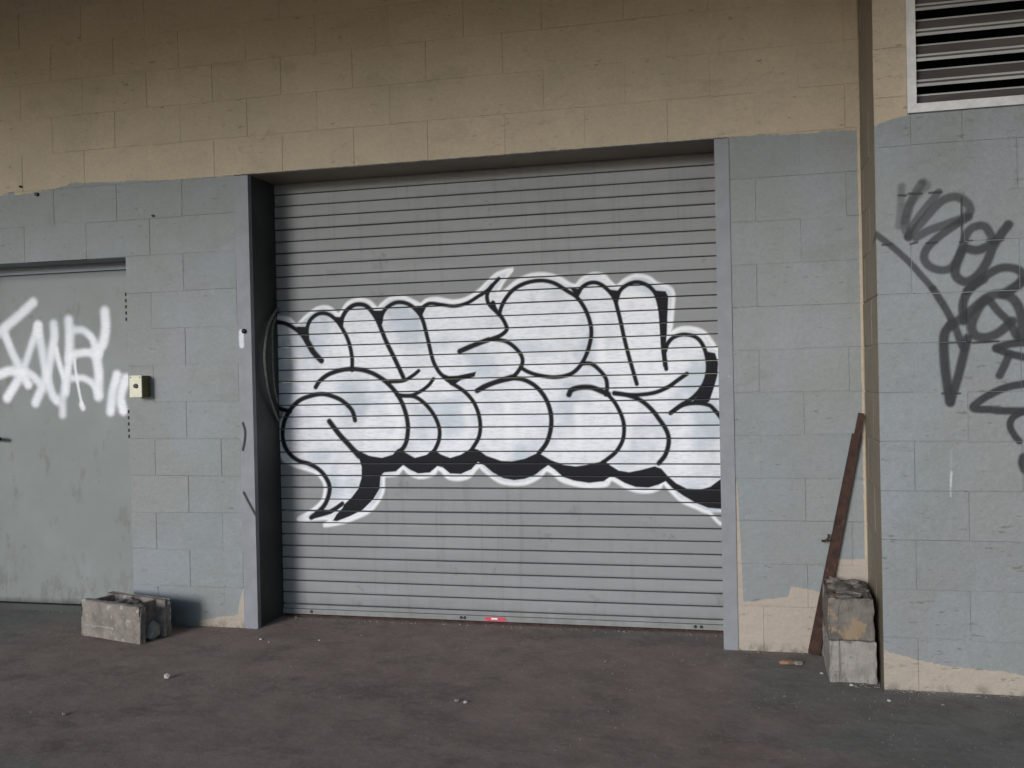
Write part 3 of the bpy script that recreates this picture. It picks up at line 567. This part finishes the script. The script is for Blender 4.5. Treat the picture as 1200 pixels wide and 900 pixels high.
V2 = np.vstack([Vd, [(lx0, DY+.045, lz0), (lx1, DY+.045, lz0), (lx1, DY+.045, lz1), (lx0, DY+.045, lz1)]])
ring = [I[0, :].tolist(), I[:, -1].tolist(), I[-1, ::-1].tolist(), I[::-1, 0].tolist()]
for q in range(4): Fc.append(tuple([n0+q, n0+(q+1) % 4]+ring[q][::-1]))
leaf = mesh('leaf', V2.tolist(), Fc, M_DOOR, door, True)
for kk, v in WP.eval(V2[:, 0], V2[:, 2]).items(): put_attr(leaf.data, kk, v)
box('frame_head', -4.46, -3.11, DY-.012, .32, 1.990, 2.06, M_HEAD, door); box('threshold', -4.46, -3.11, DY-.03, .32, GZ-.01, .026, M_GUIDE, door)
box('frame_post', -4.50, -4.442, DY-.012, .32, GZ, 2.06, M_HEAD, door); box('backing', -4.46, -3.1, .26, .33, 0, 2.06, M_BLACK, door)
box('reveal_side', -3.287+.001, -3.11, .031, .33, GZ, 2.05, M_HEAD, door)
for zc in (1.70, 1.02):
    for q in range(5):
        bm = bmesh.new(); bmesh.ops.create_cone(bm, cap_ends=True, segments=8, radius1=.0055, radius2=.0055, depth=.018, matrix=Matrix.Translation((-3.426, DY-.008, zc+q*.036))); fromdata('hinge_knuckle', bm, M_BLK, door)
hd = tube('handle', [(-4.375, DY, 1.02), (-4.375, DY-.05, 1.02), (-4.36, DY-.062, 1.02), (-4.30, DY-.062, 1.016), (-4.262, DY-.060, 1.012)], .011, M_BLK, door); box('escutcheon', -4.40, -4.35, DY-.010, DY-.001, .96, 1.08, M_BLK, hd, .003)

# ------------------------------------------------------------------ small key switch on the pier
kb = tag(empty('key_switch', (-3.185, 0, 1.31)), 'small cream key switch box on the wall between steel door and shutter', 'key switch')
bm = bmesh.new(); bbox(bm, -.036, .036, -.075, .002, -.058, .058, .004); fromdata('housing', bm, M_OLIVE, kb)
fp = bmesh.new(); bbox(fp, -.038, .038, -.084, -.0755, -.060, .060, .003); fp = fromdata('face_plate', fp, M_CREAM, kb)
bm = bmesh.new(); bmesh.ops.create_cone(bm, cap_ends=True, segments=14, radius1=.013, radius2=.012, depth=.010, matrix=Matrix.Translation((.004, -.088, .002)) @ Matrix.Rotation(math.pi/2, 4, 'X')); fromdata('key_cylinder', bm, M_BLK, kb)
for sx in (-.028, .028):
    bm = bmesh.new(); bmesh.ops.create_cone(bm, cap_ends=True, segments=8, radius1=.004, radius2=.003, depth=.004, matrix=Matrix.Translation((sx, -.0855, .05)) @ Matrix.Rotation(math.pi/2, 4, 'X')); fromdata('screw', bm, M_OLIVE, kb)

# ------------------------------------------------------------------ louvre vent
vx0, vx1, vz0, vz1 = .7225, 2.10, 2.364, 3.30; fw = .036
vent = tag(empty('louvre_vent', (0, 0, 0)), 'galvanized louvre vent with white metal frame and horizontal blades', 'vent')
def bar(pts2, name='frame'):
    y0, y1 = PY-.016, PY+.05; V = [(x, y0, z) for x, z in pts2]+[(x, y1, z) for x, z in pts2]
    return mesh(name, V, [(0, 1, 2, 3), (7, 6, 5, 4)]+[(i, i+4, (i+1) % 4+4, (i+1) % 4) for i in range(4)], M_GALV, vent)
for pts2 in ([(vx0, vz0), (vx1, vz0), (vx1-fw, vz0+fw), (vx0+fw, vz0+fw)], [(vx0, vz1), (vx0, vz0+.0006), (vx0+fw-.0006, vz0+fw+.0006), (vx0+fw-.0006, vz1-fw)], [(vx1, vz0), (vx1, vz1), (vx1-fw, vz1-fw), (vx1-fw, vz0+fw)], [(vx1, vz1), (vx0, vz1), (vx0+fw, vz1-fw), (vx1-fw, vz1-fw)]):
    o = bar(pts2)
PB = [(0, 0), (0, .011), (.003, .011), (.006, .010), (.015, .024), (.015, .032), (.018, .032), (.021, .031), (.060, .080), (.060, .086), (.064, .086)]
zz = vz0+fw-.030
while zz < vz1-fw-.06:
    V = []; Fc = []; n = len(PB)
    for x in (vx0+fw-.001, vx1-fw+.001):
        V += [(x, PY+.008+y, zz+z) for y, z in PB]
    for i in range(n-1): Fc.append((i, i+n, i+n+1, i+1))
    o = mesh('blade', V, Fc, M_BLADE, vent); o.data.materials.append(M_BLADE_D); o.data.polygons.foreach_set('material_index', [1 if i in (3, 7) else 0 for i in range(n-1)]); md = o.modifiers.new('thickness', 'SOLIDIFY'); md.thickness = .0022; md.offset = 0
    zz += .1035
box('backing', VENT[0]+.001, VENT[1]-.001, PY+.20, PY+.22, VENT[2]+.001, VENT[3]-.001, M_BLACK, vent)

# ------------------------------------------------------------------ concrete blocks lying about
def cmu(name, parent, mat, Lx, Wy, Hz, cores=True, endrec=.012, seed=0, chip=.004, shell=.032):
    rr = random.Random(seed); bm = bmesh.new(); hx, hy = Lx/2, Wy/2
    ear = .036
    outer = [(-hx, -hy), (hx, -hy), (hx, -hy+ear), (hx-endrec, -hy+ear+.01), (hx-endrec, hy-ear-.01), (hx, hy-ear), (hx, hy), (-hx, hy), (-hx, hy-ear), (-hx+endrec, hy-ear-.01), (-hx+endrec, -hy+ear+.01), (-hx, -hy+ear)]
    loops = [outer]
    if cores:
        for s_ in (-1, 1):
            cx = s_*(Lx/4-.004-max(0, endrec-.03)); a_, b_ = Lx/4-.030-max(0, endrec-.03)*.6, hy-shell; c_ = .016
            loops.append([(cx-a_+c_, -b_), (cx+a_-c_, -b_), (cx+a_, -b_+c_), (cx+a_, b_-c_), (cx+a_-c_, b_), (cx-a_+c_, b_), (cx-a_, b_-c_), (cx-a_, -b_+c_)])
    es = []
    for lp in loops:
        vs = [bm.verts.new((x, y, 0)) for x, y in lp]; es += [bm.edges.new((vs[i], vs[(i+1) % len(vs)])) for i in range(len(vs))]
    bmesh.ops.triangle_fill(bm, use_beauty=True, use_dissolve=False, edges=es)
    r = bmesh.ops.extrude_face_region(bm, geom=list(bm.faces))
    bmesh.ops.translate(bm, verts=[v for v in r['geom'] if isinstance(v, bmesh.types.BMVert)], vec=(0, 0, Hz))
    bmesh.ops.recalc_face_normals(bm, faces=bm.faces)
    sh = [e for e in bm.edges if len(e.link_faces) == 2 and e.calc_face_angle(0) > .5]
    bmesh.ops.bevel(bm, geom=sh, offset=.0045, segments=2, affect='EDGES', profile=.5, clamp_overlap=True)
    bmesh.ops.triangulate(bm, faces=bm.faces)
    for _ in range(2):
        bmesh.ops.subdivide_edges(bm, edges=[e for e in bm.edges if e.calc_length() > .02], cuts=1)
        bmesh.ops.triangulate(bm, faces=bm.faces)
    for v in bm.verts:
        edge = (abs(abs(v.co.x)-hx) < .008)+(abs(abs(v.co.y)-hy) < .008)+(v.co.z > Hz-.008 or v.co.z < .008)
        amp = chip*(.9 if edge >= 2 else .22)
        v.co += Vector((rr.uniform(-1, 1), rr.uniform(-1, 1), rr.uniform(-1, 1) if v.co.z > .01 else abs(rr.uniform(0, .3))))*amp
        if edge >= 2 and rr.random() < .06: v.co -= Vector((math.copysign(.010, v.co.x), math.copysign(.008, v.co.y), .006 if v.co.z > .05 else 0))
    return fromdata(name, bm, mat, parent)
def lump(name, parent, mat, loc, sc, seed, sub_=2, amp=.28):
    rr = random.Random(seed); bm = bmesh.new(); bmesh.ops.create_icosphere(bm, subdivisions=sub_, radius=1)
    for v in bm.verts: v.co *= 1+rr.uniform(-amp, amp)
    bmesh.ops.scale(bm, vec=sc, verts=bm.verts)
    return fromdata(name, bm, mat, parent, False, loc)
lb = tag(empty('concrete_block', (-3.163, -.245, GZ), math.radians(-14.6)), 'hollow concrete block lying before the steel door, cores up, one end broken', 'concrete block', 'loose concrete blocks')
cmu('body', lb, M_CONC, .445, .20, .195, True, .055, 3, .005)
box('mortar_ridge', -.19, .03, -.1035, -.099, .062, .070, M_MORTAR, lb, .002); lump('mortar_lump', lb, M_MORTAR, (.190, .01, .042), (.030, .055, .052), 12, 1, .38); lump('rubble', lb, M_CONC_D, (-.10, .0, .085), (.085, .055, .035), 8); lump('rubble', lb, M_CONC_D, (.09, .005, .105), (.07, .05, .035), 9); lump('rubble', lb, M_CONC, (.0, .02, .175), (.05, .05, .02), 10)
bcx, bcy = .4775, -.243
b1 = tag(empty('concrete_block', (bcx, bcy, GZ), math.radians(-90)), 'pale concrete block under another one beside the projecting wall', 'concrete block', 'loose concrete blocks')
cmu('body', b1, M_CONC_L, .382, .188, .178, False, .010, 21, .004)
b2 = tag(empty('concrete_block', (bcx-.002, bcy+.002, GZ+.181), math.radians(-91)), 'dark stained concrete block on top of a paler one beside the rusty bar', 'concrete block', 'loose concrete blocks')
cmu('body', b2, M_CONC_D, .378, .184, .178, True, .002, 33, .005)
for i, (x, y, sx, sy, sz) in enumerate(((-.12, .03, .055, .05, .018), (-.03, -.03, .06, .05, .016), (.07, .02, .06, .06, .013), (.14, -.02, .04, .06, .010), (-.15, -.05, .03, .03, .02), (.02, .06, .05, .03, .014))):
    lump('mortar_crust', b2, M_CONC_D if i % 2 else M_CONC, (x, y, .178), (sx, sy, sz), 50+i, 2, .3)

# ------------------------------------------------------------------ rusty bar leaning in the corner
by = -.022; p0 = Vector((.343, by, GZ+.006)); p1 = Vector((.572, by, 1.118)); ax = (p1-p0); ln = ax.length
rb = tag(empty('rusty_bar', tuple(p0)), 'rusty brown steel angle bar leaning in the corner behind the blocks', 'steel bar'); rb.rotation_euler = (0, math.atan2(ax.x, ax.z), 0)
def angle(z0, z1, w0, w1, t=.004):
    V = []
    for z, w_ in ((z0, w0), (z1, w1)):
        for x, y in ((-w_/2, -.018), (w_/2, -.018), (w_/2, -.018+t), (-w_/2+t, -.018+t), (-w_/2+t, .016), (-w_/2, .016)): V.append((x, y, z))
    return V, [(5, 4, 3, 2, 1, 0), (6, 7, 8, 9, 10, 11)]+[(i, (i+1) % 6, (i+1) % 6+6, i+6) for i in range(6)]
V, Fc = angle(0, ln-.10, .050, .038); mesh('angle_iron', V, Fc, M_RUST, rb)
bm = bmesh.new(); bbox(bm, -.014, .014, -.0225, -.0185, ln-.16, ln, .001); ft = fromdata('flattened_tip', bm, M_RUST, rb)
bm = bmesh.new(); bmesh.ops.create_cone(bm, cap_ends=True, segments=10, radius1=.005, radius2=.005, depth=.002, matrix=Matrix.Translation((-.004, -.0236, ln-.035)) @ Matrix.Rotation(math.pi/2, 4, 'X')); fromdata('bolt_hole', bm, M_BLK, ft)
zh = .535
tube('hook_bolt', spline([(-.01, -.02, zh), (-.03, -.022, zh+.003), (-.046, -.022, zh+.003)], 3), .0045, M_RUST, rb)
tube('hook', spline([(-.040, -.022, zh+.032), (-.036, -.022, zh+.022), (-.040, -.022, zh+.008), (-.050, -.022, zh-.002), (-.064, -.022, zh-.004)], 4), .0055, M_RUST, rb)

# ------------------------------------------------------------------ litter and grit
def peb(px, py, r, mat, seed, lab, name='pebble', sc=(1, .8, .6), cat='pebble', grp='stones scattered on the ground'):
    p = onZ(px, py); r *= .8; o = lump(name, None, mat, (p[0], p[1], GZ+r*sc[2]*.75), (r*sc[0], r*sc[1], r*sc[2]), seed, 1, .18)
    return tag(o, lab, cat, grp)
peb(196, 795, .019, M_PEB_W, 1, 'round white pebble lying alone on brown ground before the block', sc=(1, 1, .9))
fr = tag(empty('brick_fragment', tuple(onZ(928, 779))), 'flat red and grey brick fragment lying before the bare wall foot', 'brick fragment')
lump('red_piece', fr, M_PEB_R, (-.02, 0, .010), (.038, .022, .012), 4, 2, .2); lump('grey_piece', fr, M_PEB_G, (.025, .004, .009), (.022, .02, .011), 5, 2, .2)
for i, (px, py, r, m, where) in enumerate(((306, 750, .012, 0, 'just outside the dark guide foot'), (315, 753, .008, 0, 'next to a bigger pale chip by the dark guide'), (374, 751, .009, 0, 'in front of the cord end of the shutter'), (545, 824, .012, 0, 'paired with a grey chip out on the floor'), (424, 745, .008, 1, 'close to the shutter foot below the tail of the lettering'),
        (998, 804, .013, 0, 'against the end of the pale block'), (963, 790, .011, 0, 'between brick fragment and block stack'), (1042, 822, .012, 0, 'under the corner of the projecting wall'), (535, 822, .014, 1, 'paired with a pale chip out on the floor'), (710, 776, .010, 1, 'out from the middle of the shutter'), (347, 724, .012, 1, 'right at the shutter foot beside the dark guide'),
        (946, 763, .022, 1, 'at the foot of the rusty bar, the bigger of two'), (957, 766, .016, 1, 'at the foot of the rusty bar, the smaller of two'), (1105, 827, .011, 1, 'out from the foot of the projecting wall'), (75, 838, .014, 1, 'alone on the floor before the steel door'), (860, 760, .012, 1, 'at the foot of the blue-grey right jamb'))):
    peb(px, py, r, M_PEB_G if m else M_PEB_W, 60+i, ('grey' if m else 'pale')+' stone chip '+where)
V = []; Fc = []
def grain(x, y, r):
    n = len(V); a_ = rng.uniform(0, 6.28)
    for q in range(4): V.append((x+r*math.cos(a_+q*1.57)*rng.uniform(.6, 1.2), y+r*math.sin(a_+q*1.57)*rng.uniform(.6, 1.2), GZ-.001))
    V.append((x, y, GZ+r*rng.uniform(.5, .9))); Fc.extend([(n+q, n+(q+1) % 4, n+4) for q in range(4)])
for _ in range(5200):
    x = rng.uniform(-4.6, 2.2); y = -abs(rng.exponential(.9)) if rng.random() < .55 else rng.uniform(-3.2, 0)
    if y < -3.4: continue
    if x > PX: y += PY
    elif -2.52 < x < -.07 and rng.random() < .12: y = rng.uniform(0, .27)
    grain(x, y-.004, rng.choice((.0015, .002, .003, .0045), p=(.4, .35, .2, .05)))
for _ in range(2600):
    u = rng.random()
    if u < .45: x = rng.uniform(-4.4, PX); y = -abs(rng.normal(0, .02))-.008; y += (.26 if -2.52 < x < -.07 else .18 if x < -3.3 else 0)
    elif u < .85: x = rng.uniform(PX, 2.2); y = PY-abs(rng.normal(0, .02))-.004
    else: x = PX-abs(rng.normal(0, .06))-.01; y = rng.uniform(PY, 0)
    grain(x, y, rng.choice((.002, .003, .005, .008), p=(.4, .35, .2, .05)))
tag(mesh('grit', V, Fc, M_PEB_G), 'fine grit and crumbs scattered over the ground', 'grit', kind='stuff')
